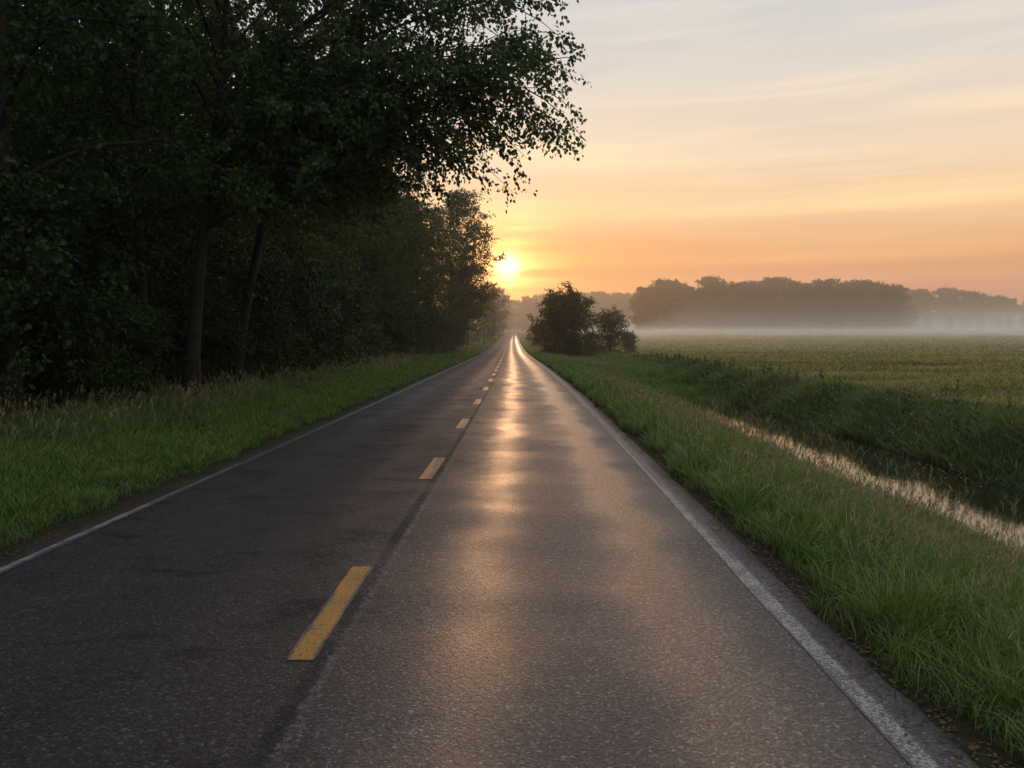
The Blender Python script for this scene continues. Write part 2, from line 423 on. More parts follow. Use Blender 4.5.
# verge between the road and the ditch
for (a, b, dn, ws) in ((1.0, 5, 1500, 1), (5, 10, 1100, 1), (10, 18, 620, 1), (18, 32, 300, 1), (32, 60, 130, 1), (60, 110, 60, 1), (110, 230, 18, 1)):
    x, y = scatter(2.1, 7.3 if b < 90 else 9, a, b, dn)
    edge = 2.19 + .22 * patchy(x * 0, y, 1.6) + .05 * np.sin(y * 5.3)
    keep = (x > edge) | (rng.random(len(x)) < .02)
    x, y = x[keep], y[keep]; edge = edge[keep]
    h = (.20 + .18 * np.clip((x - edge) / 1.0, 0, 1)) * (.65 + .6 * patchy(x, y, 1.1)) * rng.uniform(.6, 1.25, len(x))
    h *= 1 - .30 * sm(x, 4.4, 5.8) + .45 * sm(y, 26, 40)
    w = np.maximum(rng.uniform(.004, .009, len(x)), np.hypot(x, y) / F * .85)
    tint = np.clip(rng.beta(1, 12, len(x)) + .10 * (patchy(x, y, .6, 2) - .5), 0, 1)
    parts.append(blades(place(x, y), h, w, rng.uniform(.15, 1.0, len(x)), tint, 3 if b < 30 else 2))
for (a, b, dn) in ((37, 60, 110), (60, 112, 60)):
    x, y = scatter(7.0, 11.2, a, b, dn)
    h = (.35 + .3 * patchy(x, y, 1.0, 2)) * rng.uniform(.6, 1.25, len(x)) * sm(y, 34, 44)
    parts.append(blades(place(x, y), h, np.hypot(x, y) / F * .95, rng.uniform(.2, 1.0, len(x)), np.clip(rng.beta(1, 10, len(x)), 0, 1), 2))
x, y = scatter(2.8, 6.6, 2, 14, 44); parts += seedheads(x, y, .44)
x, y = scatter(2.9, 6.4, 14, 40, 16); parts += seedheads(x, y, .56)
# broad leaved weeds and dead stalks among the grass
x, y = scatter(2.5, 7.0, 2, 22, 34); k_ = patchy(x, y, 1.5, 6) > .5; x, y = x[k_], y[k_]
for q in range(5):
    n = len(x)
    parts.append(blades(place(x + rng.normal(0, .02, n), y), rng.uniform(.14, .32, n), rng.uniform(.022, .05, n), rng.uniform(.6, 1.5, n), rng.beta(1, 14, n), 4))
x, y = scatter(2.6, 7.0, 2, 26, 8); n = len(x)
parts.append(blades(place(x, y), rng.uniform(.35, .75, n), np.maximum(.006, np.hypot(x, y) / F * .7), rng.uniform(.05, .9, n), rng.uniform(.7, 1, n), 4))
x, y = scatter(2.9, 7.0, 40, 100, 2); parts += seedheads(x, y, .5)
v, l, s, a = join(parts)
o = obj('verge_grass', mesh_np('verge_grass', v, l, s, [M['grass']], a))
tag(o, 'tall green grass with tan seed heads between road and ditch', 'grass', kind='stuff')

parts = []
l_keep = lambda x, y: x < -4.85 - .12 * patchy(x * 0, y, 1.4)
for (a, b, dn, per) in ((5, 12, 20, 36), (12, 22, 15, 28), (22, 45, 8, 18)):
    parts.append(tufts(-9.5, -4.8, a, b, dn, per, .30, l_keep, lambda x, y: .75 + 1.0 * sm(-x, 6.4, 9)))
for (a, b, dn) in ((3, 8, 900), (8, 14, 900), (14, 24, 520), (24, 40, 260), (40, 70, 110), (70, 130, 45), (130, 260, 14)):
    x, y = scatter(-10.5 if b < 60 else -9.5, -4.6, a, b, dn)
    edge = -4.76 - .14 * patchy(x * 0, y, 1.4) - .06 * np.sin(y * 4.7)
    keep = (x < edge) & (rng.random(len(x)) < 1.15 - .8 * sm(-x, 8.2, 10.5)); x, y, edge = x[keep], y[keep], edge[keep]
    h = (.13 + .24 * sm(edge - x, 0, 3.2)) * (.65 + .6 * patchy(x, y, 1.1, 1)) * rng.uniform(.6, 1.25, len(x))
    w = np.maximum(rng.uniform(.004, .009, len(x)), np.hypot(x, y) / F * .85)
    tint = np.clip(rng.beta(1, 12, len(x)) + .10 * sm(-x, 6.5, 9) * rng.random(len(x)), 0, 1)
    parts.append(blades(place(x, y), h, w, rng.uniform(.15, 1.0, len(x)), tint, 3 if b < 30 else 2))
x, y = scatter(-10, -7.0, 8, 24, 15); parts += seedheads(x, y, .72)
x, y = scatter(-9.5, -6.8, 24, 60, 5); parts += seedheads(x, y, .85)
v, l, s, a = join(parts)
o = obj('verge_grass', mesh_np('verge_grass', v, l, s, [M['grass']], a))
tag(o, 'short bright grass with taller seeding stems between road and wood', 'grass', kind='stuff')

# far bank of the ditch: coarse weeds and grass
parts = []
for (a, b, dn) in ((6, 20, 420), (20, 35, 260), (35, 60, 120), (60, 110, 55)):
    x, y = scatter(10.8, 13.8, a, b, dn)
    lump = patchy(x * .7, y * .8, 1.0, 3)
    h = (.24 + .56 * lump ** 1.3) * rng.uniform(.6, 1.3, len(x)) * (1 - .5 * sm(x, 12.2, 13.6))
    w = np.maximum(rng.uniform(.010, .022, len(x)), np.hypot(x, y) / F * 1.1)
    parts.append(blades(place(x, y), h, w, rng.uniform(.3, 1.2, len(x)), rng.beta(1, 9, len(x)), 3 if b < 40 else 2))
x, y = scatter(11.0, 13.2, 11, 45, 5); parts += seedheads(x, y, .55)
# upright stems poking out of the bank
x, y = scatter(11.4, 13.4, 12, 80, 1.0)
P = place(x, y)
for q in range(26):
    f = q / 26
    n = len(x); H = .45 + .4 * patchy(x, y, 2.3, 1)
    pp = P + np.array([0, 0, 1.]) * (H * (.25 + .75 * f))[:, None] + rng.normal(0, .05 * (1.3 - f), (n, 3))
    parts.append(blades(pp, rng.uniform(.08, .2, n) * (1.25 - .6 * f), np.maximum(.02, np.hypot(x, y) / F * 1.2), rng.uniform(.6, 1.3, n), rng.beta(1, 9, n), 2))
parts.append(blades(P, H * 1.05, np.full(n, .012), rng.uniform(0, .2, n), np.full(n, .2), 3))
v, l, s, a = join(parts)
o = obj('bank_weeds', mesh_np('bank_weeds', v, l, s, [M['weed']], a))
tag(o, 'dense dark weeds on the far bank of the ditch', 'weeds', kind='stuff')

# dry stems standing in the ditch margin
parts = []
x, y = scatter(6.8, 9.6, 9, 36, 9)
c = (patchy(x, y, 1.8, 4) > .55) | ((x < 7.8) & (rng.random(len(x)) < .6)); x, y = x[c], y[c]
n = len(x); P = np.stack([x, y, np.full(n, -1.4)], -1)
H = rng.uniform(.35, .85, n); az = rng.uniform(0, 6.28, n); lean = rng.uniform(.1, .9, n)
parts.append(blades(P, H, np.full(n, .009), lean, rng.random(n) * .5, 4, az))
for q in range(7):
    f = rng.uniform(.45, 1, n)
    d = np.stack([np.cos(az), np.sin(az), np.zeros(n)], -1)
    pp = P + d * (lean * H * f ** 2)[:, None] + np.array([0, 0, 1.]) * (H * (f - .28 * lean * f ** 3))[:, None]
    parts.append(blades(pp, rng.uniform(.06, .22, n), np.full(n, .010), rng.uniform(.3, 1.4, n), rng.random(n), 2))
v, l, s, a = join(parts)
o = obj('dry_weeds', mesh_np('dry_weeds', v, l, s, [M['dry']], a))
tag(o, 'pale dry weed stems standing at the ditch water edge', 'weeds', kind='stuff')

# crop in the field
parts = []
for (x1, a, b, dn) in ((48, 14, 40, 60), (75, 40, 70, 26), (120, 70, 120, 8), (230, 120, 260, 1.6)):
    x, y = scatter(13.4, x1, a, b, dn)
    keep = x < y * .74 + 6; x, y = x[keep], y[keep]
    row = .5 + .5 * np.sin(y * .8 + .9 * np.sin(x * .13) + .35 * np.sin(x * .6))
    gap = patchy(x * .22, y * .9, 1.0, 5)
    h = (.14 + .30 * row + .26 * (gap - .5)).clip(.08) * rng.uniform(.7, 1.2, len(x))
    w = np.maximum(rng.uniform(.03, .06, len(x)), np.hypot(x, y) / F * 1.5)
    tint = np.clip(rng.beta(1.2, 5, len(x)) + .35 * (row - .5), 0, 1)
    parts.append(blades(place(x, y), h, w, rng.uniform(.3, 1.2, len(x)), tint, 2))
v, l, s, a = join(parts)
o = obj('crop_foliage', mesh_np('crop_foliage', v, l, s, [M['crop']], a))
tag(o, 'low green and straw coloured crop covering the misty field', 'crop', kind='stuff')

# ------------------------------------------------------------------ leaves, trees
def leaf_quads(P, D, size, tint, rnd, wr=.55):
    n = len(P); D = nrm(D)
    s = nrm(np.cross(D, rnd.normal(size=(n, 3))))
    up = np.cross(s, D)
    L = size[:, None]
    m = P + D * L * .45 - up * L * .06
    V = np.stack([P, m + s * L * wr * .5, P + D * L - up * L * .12, m - s * L * wr * .5], 1).reshape(-1, 3)
    lo, st = quads(n)
    return V, lo, st, {'tint': np.repeat(tint, 4)}

def tube(path, r, sides=6):
    path = np.asarray(path, float); n = len(path)
    T = nrm(np.gradient(path, axis=0))
    ref = np.where(np.abs(T[:, 2:3]) > .9, np.array([[1., 0, 0]]), np.array([[0, 0, 1.]]))
    A = nrm(np.cross(T, ref)); B = np.cross(T, A)
    ang = np.arange(sides) / sides * 2 * np.pi
    V = path[:, None] + np.asarray(r)[:, None, None] * (np.cos(ang)[None, :, None] * A[:, None] + np.sin(ang)[None, :, None] * B[:, None])
    i = np.arange(n - 1)[:, None] * sides; j = np.arange(sides)[None]; k = (j + 1) % sides
    L = np.stack([i + j, i + k, i + sides + k, i + sides + j], -1).reshape(-1)
    return V.reshape(-1, 3), L, np.arange((n - 1) * sides) * 4, {}

def bez(p0, p1, p2, n):
    t = np.linspace(0, 1, n)[:, None]
    return (1 - t) ** 2 * p0 + 2 * t * (1 - t) * p1 + t * t * p2

def tree_meshes(name, seed, H, base, rad, leaf=.14, limbs=34, subs=8, twigs=7, per=8, lean=(0, 0), trunk_r=.22, top=.5, droop=.3,
                extra=(), lm='leaf', rise=.55, fork=0, wr=.55, twl=(.35, .75), side=None, low=0.0):
    r = np.random.default_rng(seed)
    lean = np.array([lean[0], lean[1], 0.])
    tp = np.linspace(0, 1, 14)[:, None]
    wob = np.cumsum(r.normal(0, .012 * H / 3, (14, 3)), 0) * np.array([1, 1, 0]) * tp
    path = tp * np.array([0, 0, H * .96]) + lean * tp ** 1.3 + wob
    path[0, 2] = -.3
    tr = trunk_r * (1 - .92 * tp[:, 0] ** .9); tr[0] *= 1.6; tr[1] *= 1.12
    wood = [tube(path, tr, 9)]
    def at(f):
        f = np.clip(f, 0, 1) * 13; i = int(min(f, 12)); return path[i] + (path[i + 1] - path[i]) * (f - i)
    for q in range(fork):
        f0 = .12 + .1 * q; az = r.uniform(0, 6.28)
        e = np.array([math.cos(az), math.sin(az), 0]) * rad * .5 + np.array([0, 0, H * r.uniform(.7, .88)])
        wood.append(tube(bez(at(f0), at(f0) + np.array([math.cos(az), math.sin(az), .8]) * rad * .35, e, 9), np.linspace(trunk_r * .6, .03, 9), 6))
    L = []
    for q in range(limbs):
        f = base / H + (1 - base / H) * ((q + r.random()) / limbs) ** .9
        u = (f - base / H) / (1 - base / H)
        profl = (math.sin(math.pi * min(1, .18 + u * .82)) ** .7) if top < .6 else (1 - u) ** .6
        az = q * 2.399 + r.normal(0, .5)
        if side is not None and r.random() < .5: az = side + r.normal(0, .8)
        ln = max(.5, rad * (.25 + .85 * profl) * r.uniform(.65, 1.15))
        p0 = at(f * .97)
        up = (rise * r.uniform(.6, 1.3) + .5 * u) * (1 - low + low * u)
        d = np.array([math.cos(az), math.sin(az), 0.])
        p2 = p0 + d * ln + np.array([0, 0, ln * (up - droop * .5)])
        p1 = p0 + d * ln * .45 + np.array([0, 0, ln * up * .75])
        L.append((bez(p0, p1, p2, 8), ln, trunk_r * .32 * (1 - .6 * u)))
    for (f, p2, sag) in extra:
        p0 = at(f); p2 = np.array(p2, float); p1 = p0 * .5 + p2 * .5 + np.array([0, 0, sag])
        L.append((bez(p0, p1, p2, 12), float(np.linalg.norm(p2 - p0)), trunk_r * .38))
    LP, LD = [], []
    for path_l, ln, r0 in L:
        wood.append(tube(path_l, np.linspace(r0, .012, len(path_l)), 5))
        ns = max(3, int(subs * (.6 + .4 * ln / max(rad, .1)) * (1.75 if len(path_l) == 12 else 1)))
        for t in np.linspace(.18, 1, ns):
            fi = t * (len(path_l) - 1); i = int(min(fi, len(path_l) - 2))
            p = path_l[i] + (path_l[i + 1] - path_l[i]) * (fi - i)
            tan = nrm(path_l[i + 1] - path_l[i])
            rv = r.normal(size=3); rv -= tan * rv.dot(tan); rv = nrm(rv); rv[2] *= .55
            big_ = len(path_l) == 12
            sl = min(2.7 if big_ else 2.4, .30 * ln * (1.25 - t) + (.7 if big_ else .45)) * r.uniform(.6, 1.3)
            dr = droop * (1.5 if big_ else 1)
            d = nrm(tan * (.45 + .5 * t) + rv * .9)
            e = p + d * sl - np.array([0, 0, dr * sl * .35])
            sp = bez(p, p + d * sl * .5 + np.array([0, 0, .05]), e, 4)
            wood.append(tube(sp, np.linspace(max(.008, r0 * .3), .005, 4), 3))
            nt = max(3, int(twigs * (.6 + .4 * sl)))
            tt = r.uniform(.1, 1, nt)[:, None]
            o = p + (e - p) * tt + r.normal(0, .05, (nt, 3))
            td = nrm(d * .6 + r.normal(0, .65, (nt, 3)) + np.array([0, 0, -droop * .4]))
            tl = r.uniform(twl[0], twl[1], nt)
            s = (np.arange(per) + .6) / per
            q = o[:, None] + td[:, None] * (tl[:, None] * s[None])[..., None] - np.array([0, 0, .12]) * (s ** 2)[None, :, None] * droop
            LP.append(q.reshape(-1, 3)); LD.append(np.repeat(td, per, 0))
    P = np.concatenate(LP); D = np.concatenate(LD); n = len(P)
    P = P + r.normal(0, .03, (n, 3))
    D = nrm(D * .5 + r.normal(0, .6, (n, 3)) + np.array([0, 0, -droop]))
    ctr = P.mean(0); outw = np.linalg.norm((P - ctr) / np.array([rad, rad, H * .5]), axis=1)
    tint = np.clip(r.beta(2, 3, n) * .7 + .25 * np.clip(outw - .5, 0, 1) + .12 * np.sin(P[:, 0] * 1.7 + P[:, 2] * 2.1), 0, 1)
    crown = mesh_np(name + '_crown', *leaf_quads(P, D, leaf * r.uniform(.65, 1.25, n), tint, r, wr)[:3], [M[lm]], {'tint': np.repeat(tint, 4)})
    v, l, s, _ = join(wood)
    trunk = mesh_np(name + '_trunk', v, l, s, [M['bark']], smooth=True)
    return trunk, crown

def plant(kind, meshes, x, y, rz, label, cat, group=None, sc=1.0, sz=None, dz=0.0):
    t = empty(kind, (x, y, float(ground(x, y)) + dz), rz, (sc, sc, sz or sc))
    tag(t, label, cat, group)
    obj('trunk', meshes[0], t); obj('crown', meshes[1], t)
    return t

# --- near edge of the wood: individual trees
overhang = tree_meshes('overhang', 11, 17, 4.6, 4.8, leaf=.13, wr=.7, limbs=36, subs=9, twigs=10, per=9, lean=(2.2, .5), trunk_r=.20, droop=.6,
    extra=[(.36, (9.3, -.3, 8.7), 1.2), (.34, (8.9, .6, 7.9), 1.3), (.32, (7.6, .0, 7.3), 1.2), (.30, (6.2, .8, 7.0), 1.0), (.42, (8.7, 1.0, 9.7), 1.2),
           (.45, (9.0, -.4, 10.4), 1.2), (.48, (7.6, 1.5, 11.6), 1.2), (.5, (8.2, .3, 12.4), 1.2), (.40, (6.2, -1.5, 8.6), 1.3), (.38, (6.6, 2.2, 7.9), 1.2),
           (.28, (4.8, 1.5, 6.3), .8), (.33, (7.0, 1.0, 7.9), 1.3), (.40, (7.8, .4, 9.2), 1.3), (.43, (7.0, -.6, 10.4), 1.2), (.31, (5.4, .2, 7.0), 1.0), (.36, (7.9, -.8, 8.3), 1.2),
           (.44, (5.6, 1.2, 9.8), 1.2), (.36, (4.6, -.6, 7.4), 1.0), (.47, (6.2, .2, 11.4), 1.1), (.38, (8.7, .2, 9.2), 1.3), (.37, (9.2, .3, 8.3), 1.2)])
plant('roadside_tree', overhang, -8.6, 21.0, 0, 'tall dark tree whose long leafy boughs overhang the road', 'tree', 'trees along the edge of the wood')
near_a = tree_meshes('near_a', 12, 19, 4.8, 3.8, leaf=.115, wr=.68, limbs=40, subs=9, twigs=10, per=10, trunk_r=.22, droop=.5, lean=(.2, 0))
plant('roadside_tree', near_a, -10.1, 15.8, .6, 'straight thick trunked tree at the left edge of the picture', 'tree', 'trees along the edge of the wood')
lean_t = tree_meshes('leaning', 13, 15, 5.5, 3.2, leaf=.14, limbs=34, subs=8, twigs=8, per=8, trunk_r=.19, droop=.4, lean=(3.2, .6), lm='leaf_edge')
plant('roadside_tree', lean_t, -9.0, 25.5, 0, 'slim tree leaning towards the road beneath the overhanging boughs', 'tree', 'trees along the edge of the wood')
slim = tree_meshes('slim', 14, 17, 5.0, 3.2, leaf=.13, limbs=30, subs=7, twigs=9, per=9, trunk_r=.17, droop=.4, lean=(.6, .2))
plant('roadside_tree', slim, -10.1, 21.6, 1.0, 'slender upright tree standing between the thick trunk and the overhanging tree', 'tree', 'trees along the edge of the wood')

edge_v = [tree_meshes('edge%d' % i, 30 + i, 17, .9, 4.0, leaf=.24, limbs=44, subs=8, twigs=7, per=6, trunk_r=.2, droop=.35, lm='leaf_edge', rise=.4, twl=(.4, .9)) for i in range(3)]
wood_v = [tree_meshes('wood%d' % i, 40 + i, 19, 2.5, 4.2, leaf=.30, limbs=36, subs=7, twigs=7, per=6, trunk_r=.22, droop=.35, twl=(.5, 1.0)) for i in range(3)]

spots = [(-11.8, 33, .95), (-12.2, 40, 1.0), (-11.6, 47, .98), (-12.0, 55, 1.0), (-11.6, 63, .98), (-11.6, 72, 1.0), (-11.2, 82, .98), (-11, 92, 1.0), (-10.6, 102, .98)]
for i, (x, y, s_) in enumerate(spots):
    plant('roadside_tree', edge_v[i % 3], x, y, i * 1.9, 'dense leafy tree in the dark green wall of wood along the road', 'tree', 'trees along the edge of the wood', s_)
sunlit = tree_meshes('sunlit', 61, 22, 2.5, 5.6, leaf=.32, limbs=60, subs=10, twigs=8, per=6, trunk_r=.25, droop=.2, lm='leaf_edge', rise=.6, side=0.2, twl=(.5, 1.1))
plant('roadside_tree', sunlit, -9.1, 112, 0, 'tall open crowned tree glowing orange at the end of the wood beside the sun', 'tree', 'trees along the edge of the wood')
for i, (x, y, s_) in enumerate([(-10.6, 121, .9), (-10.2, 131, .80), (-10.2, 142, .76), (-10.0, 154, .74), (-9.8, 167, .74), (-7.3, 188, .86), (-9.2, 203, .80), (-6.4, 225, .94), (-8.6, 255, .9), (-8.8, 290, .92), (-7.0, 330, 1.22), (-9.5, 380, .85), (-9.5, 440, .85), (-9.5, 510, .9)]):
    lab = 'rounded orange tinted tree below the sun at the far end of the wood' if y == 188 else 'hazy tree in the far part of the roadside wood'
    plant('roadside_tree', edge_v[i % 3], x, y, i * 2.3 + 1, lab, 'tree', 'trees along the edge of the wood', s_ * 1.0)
# rows behind
r2 = np.random.default_rng(5)
for row, (xr, y0, y1, st) in enumerate(((-15.5, 10, 120, 6.5), (-20, 8, 110, 7.5), (-26, 14, 60, 8))):
    for y in np.arange(y0, y1, st):
        plant('woodland_tree', wood_v[int(r2.integers(3))], xr + r2.normal(0, .9), y + r2.normal(0, 1), r2.uniform(0, 6.28), 'dark tree standing deep inside the wood', 'tree', 'trees inside the wood', r2.uniform(.9, 1.12))

# --- shrubs under the trees and along the ditch
shrub_v = [tree_meshes('shrub%d' % i, 70 + i, 3.2, .15, 1.7, leaf=.105, wr=.65, limbs=30, subs=8, twigs=8, per=8, trunk_r=.05, droop=.35, lm='leaf_shrub', rise=.7, fork=3, twl=(.25, .5)) for i in range(3)]
i = 0
for (x, y, s_) in [(-9.9, 12.2, .9), (-10.6, 14.4, 1.25), (-9.5, 17.2, .75), (-11.6, 19.4, 1.1), (-11.6, 17, 1.5), (-11.2, 24.5, 1.0), (-10.2, 29, 1.15), (-9.9, 33.5, 1.0), (-9.6, 38, 1.1), (-9.6, 43, 1.1), (-9.4, 49, 1.1),
                   (-9.2, 56, 1.1), (-9.2, 64, 1.2), (-9.0, 73, 1.2), (-8.8, 83, 1.2), (-8.8, 95, 1.3), (-8.6, 108, 1.3), (-12.5, 13.5, 1.6), (-12.6, 20.5, 1.6), (-12.4, 25, 1.6), (-13.5, 31, 1.7), (-13, 10.5, 1.5)]:
    plant('shrub', shrub_v[i % 3], x, y, i * 1.7, 'dark leafy shrub at the foot of the wood behind the grass verge', 'shrub', 'shrubs along the foot of the wood', s_); i += 1

big = tree_meshes('bigbush', 81, 7.0, .05, 3.5, low=.85, leaf=.27, limbs=78, subs=8, twigs=7, per=7, extra=[(.5, (.5, .2, 8.2), .6), (.5, (-1.0, .5, 8.0), .5), (.45, (1.5, -.4, 7.6), .5), (.45, (-1.9, -.3, 7.3), .5), (.55, (.2, -.8, 8.4), .4), (.4, (2.3, .3, 6.8), .5)], trunk_r=.16, droop=.2, lm='leaf_edge', rise=.5, fork=4, twl=(.4, .8))
plant('bush', big, 6.2, 100, .4, 'large round bushy tree right of the road before the misty field', 'bush')
sml = tree_meshes('smallbush', 82, 5.0, .05, 1.9, low=.7, leaf=.22, limbs=48, subs=6, twigs=7, per=7, trunk_r=.1, droop=.15, lm='leaf_edge', rise=.9, fork=4, twl=(.4, .8))
plant('bush', sml, 12.6, 106, 1.2, 'smaller spiky bush just right of the large bushy tree', 'bush')
plant('bush', sml, 4.6, 165, 2.2, 'little hazy bush beside the road behind the large bushy tree', 'bush', None, .85)

plant('bush', sml, 9.6, 103, .3, 'low bush filling the gap between the two bushes', 'bush', None, .62)
plant('bush', sml, 15.6, 109, 2.9, 'lowest bush at the right end of the clump by the ditch', 'bush', None, .5)
for (x, y, s_) in [(-9.9, 23.6, .8), (-9.4, 28.2, .95), (-9.9, 20.3, .65), (-9.0, 24.2, .55), (-8.9, 27.0, .7), (-9.1, 30.5, 1.2), (-9.0, 35.5, 1.25)]:
    plant('shrub', shrub_v[1], x, y, y, 'dark leafy shrub at the foot of the wood behind the grass verge', 'shrub', 'shrubs along the foot of the wood', s_)

# --- dark mass closing the back of the wood
def back_mass():
    r = np.random.default_rng(99); n = 45000
    y = r.uniform(2, 150, n); x = -31 - r.gamma(2, 1.5, n); z = r.uniform(0, 1, n) ** 1.2 * (17 + 2.5 * np.sin(y * .45))
    P = np.stack([x, y, ground(x, y) + z], -1)
    t = r.beta(2, 4, n)
    return mesh_np('forest', *leaf_quads(P, r.normal(size=(n, 3)), r.uniform(.6, 1.2, n), t, r, .7)[:3], [M['leaf']], {'tint': np.repeat(t, 4)})
o = obj('forest', back_mass())
tag(o, 'dark unbroken mass of foliage closing the back of the wood', 'forest', kind='stuff')

# --- misty tree lines beyond the field
far_v = [tree_meshes('far%d' % i, 90 + i, 22, 1.5, 7.0, leaf=.95, limbs=46, subs=7, twigs=5, per=5, low=.5, trunk_r=.3, droop=.2, lm='leaf_far', rise=.45, twl=(.8, 1.6), wr=.7) for i in range(4)]
r3 = np.random.default_rng(3)
def far_tree(px, d, s_, label, group):
    x = (px - 515) / F * d
    plant('distant_tree', far_v[int(r3.integers(4))], x, d, r3.uniform(0, 6.28), label, 'tree', group, s_ * r3.uniform(.93, 1.07), s_ * r3.uniform(.97, 1.03))
top = lambda px: np.interp(px, [600, 640, 660, 690, 715, 750, 800, 860, 890], [.72, .88, 1.0, 1.04, 1.0, .98, 1.0, .98, .90])
for row, d0 in enumerate((385, 402)):
    for px in np.arange(640 + row * 7, 893, 13.5):
        far_tree(px + r3.normal(0, 2.5), d0 + r3.normal(0, 4), float(top(px)) * (1.10 if row else 1.0) * r3.uniform(.82, 1.1), 'grey broad crowned tree in the main misty tree line across the field', 'misty tree line across the field')
for px in np.arange(500, 660, 9.5):
    if abs(px - 515) < 6: continue
    far_tree(px + r3.normal(0, 2), 640 + r3.normal(0, 10), 1.3, 'faint far tree in the pale belt behind the end of the road', 'pale tree belt at the end of the road')
for px in (503, 509, 514, 518, 523, 529):
    far_tree(px, 790 + r3.normal(0, 6), 1.35, 'faint far tree in the pale belt behind the end of the road', 'pale tree belt at the end of the road')
for px in np.arange(868, 1180, 14):
    t_ = np.interp(px, [868, 950, 975, 1000, 1030, 1180], [1.3, 1.26, 1.12, 1.05, .85, 1.0])
    far_tree(px + r3.normal(0, 3), 560 + r3.normal(0, 10), t_, 'faint tree in the farther misty line at the right', 'farther misty tree line')
far_tree(907, 430, .62, 'lone darker tree in the gap between the two misty tree lines', None)
for px in np.arange(930, 1100, 15):
    far_tree(px + r3.normal(0, 3), 470 + r3.normal(0, 6), .34, 'low hazy tree in the hedge before the farther tree line', 'low trees before the farther line')

# ------------------------------------------------------------------ litter
def litter(name, x, y, z, lo, hi, mat, label, cat, up=.5):
    n = len(x); P = np.stack([x, y, z], -1)
    D = rng.normal(size=(n, 3)); D[:, 2] = np.abs(D[:, 2]) * .15 * up
    s = rng.uniform(lo, hi, n); t = rng.random(n)
    D = nrm(D); sd = nrm(np.cross(D, np.array([0, 0, 1.])) + rng.normal(0, .2, (n, 3)) * up)
    L = s[:, None]; m = P + D * L * .5
    V = np.stack([P, m + sd * L * .28, P + D * L, m - sd * L * .28], 1).reshape(-1, 3)
    lo_, st = quads(n)
    o = obj(name, mesh_np(name, V, lo_, st, [mat], {'tint': np.repeat(t, 4)}))
    tag(o, label, cat, kind='stuff')
n = 11000
y = 1.5 + 24 * rng.random(n) ** 1.5
x = np.where(rng.random(n) < .45, 2.28 + rng.normal(0, .13, n) - .03, -4.74 - np.abs(rng.normal(0, .18, n)) + .10)
x = x + drift(y); z = np.maximum(ground(x, y), road_z(x - drift(y), y)) + .012
litter('fallen_leaves', x, y, z, .008, .045, M['litter'], 'brown fallen leaves and dead grass along both road edges', 'leaves')
n = 260
y = 12 + 60 * rng.random(n) ** 1.4
x = 10.6 + .14 * np.sin(y * .9) + rng.normal(0, .12, n)
litter('floating_debris', x, y, np.full(n, -1.312), .04, .12, M['fleck'], 'pale floating scraps lining the far edge of the ditch water', 'debris', .05)

# ------------------------------------------------------------------ haze
def box(name, lo, hi, dens, col, g, label):
    x0, y0, z0 = lo; x1, y1, z1 = hi
    v = [(x0, y0, z0), (x1, y0, z0), (x1, y1, z0), (x0, y1, z0), (x0, y0, z1), (x1, y0, z1), (x1, y1, z1), (x0, y1, z1)]
    f = [(0, 3, 2, 1), (4, 5, 6, 7), (0, 1, 5, 4), (1, 2, 6, 5), (2, 3, 7, 6), (3, 0, 4, 7)]
    me = bpy.data.meshes.new(name); me.from_pydata(v, [], f)
    m, nt, nd, lk = new_mat(name + '_air')
    vs = nd.new('ShaderNodeVolumeScatter'); vs.inputs['Color'].default_value = (*col, 1); vs.inputs['Density'].default_value = dens
    vs.inputs['Anisotropy'].default_value = g
    out = nd.new('ShaderNodeOutputMaterial'); lk.new(vs.outputs[0], out.inputs['Volume'])
    me.materials.append(m)
    o = obj(name, me); tag(o, label, 'mist', 'drifts of ground mist over the field' if name == 'mist' else None, 'stuff')
box('haze', (-900, -80, -8), (1100, 1500, 34), .0003, (1, .94, .87), .6, 'thin clear morning haze over the whole landscape')
box('haze', (-890, 58, -9), (1090, 1490, 33), .00092, (1, .78, .56), .66, 'warm sunlit haze thickening beyond the bushes and far trees')
for i, (y0, y1, zt, dn) in enumerate(((120, 695, .2, .0016), (155, 692, .6, .0022), (195, 690, 1.2, .0028), (235, 680, 2.2, .0028), (262, 675, 3.6, .0024), (280, 670, 5.4, .0022), (292, 668, 8.0, .0020), (304, 664, 11.0, .0016), (312, 662, 15.0, .0014))):
    box('mist', (16 + 7 * i, y0, -6 - .1 * i), (700 - i, y1, zt + 1.6 + prof(330)), dn, (1, .90, .74), .5, 'low pale ground mist lying over the far side of the field')

# ------------------------------------------------------------------ sky and sun
SUN_EL, SUN_AZ = math.radians(5.0), math.radians(-.55)     # azimuth from +Y towards +X
sd = (math.sin(SUN_AZ) * math.cos(SUN_EL), math.cos(SUN_AZ) * math.cos(SUN_EL), math.sin(SUN_EL))
w = bpy.data.worlds.new('World'); scene.world = w; w.use_nodes = True
W = NT.__new__(NT); W.nt = w.node_tree; W.n = W.nt.nodes; W.l = W.nt.links; W.n.clear()
def s2l(*c): return tuple(((v / 255) / 12.92 if v < 10 else (((v / 255) + .055) / 1.055) ** 2.4) for v in c)
tc = W.node('ShaderNodeTexCoord').outputs['Generated']
sx = W.node('ShaderNodeSeparateXYZ'); W.l.new(tc, sx.inputs[0]); dx, dy, dz = sx.outputs
dp = W.node('ShaderNodeVectorMath', operation='DOT_PRODUCT'); W.l.new(tc, dp.inputs[0]); dp.inputs[1].default_value = sd
c = W.math('MAXIMUM', dp.outputs['Value'], 0.0)
streak = W.noise(W.mapping(tc, (2.2, 1.2, 26)), 1.6, 6, .55, .4)
streak2 = W.noise(W.mapping(tc, (1.2, 1.0, 11), (3, 1, 2)), 1.5, 5, .6, .8)
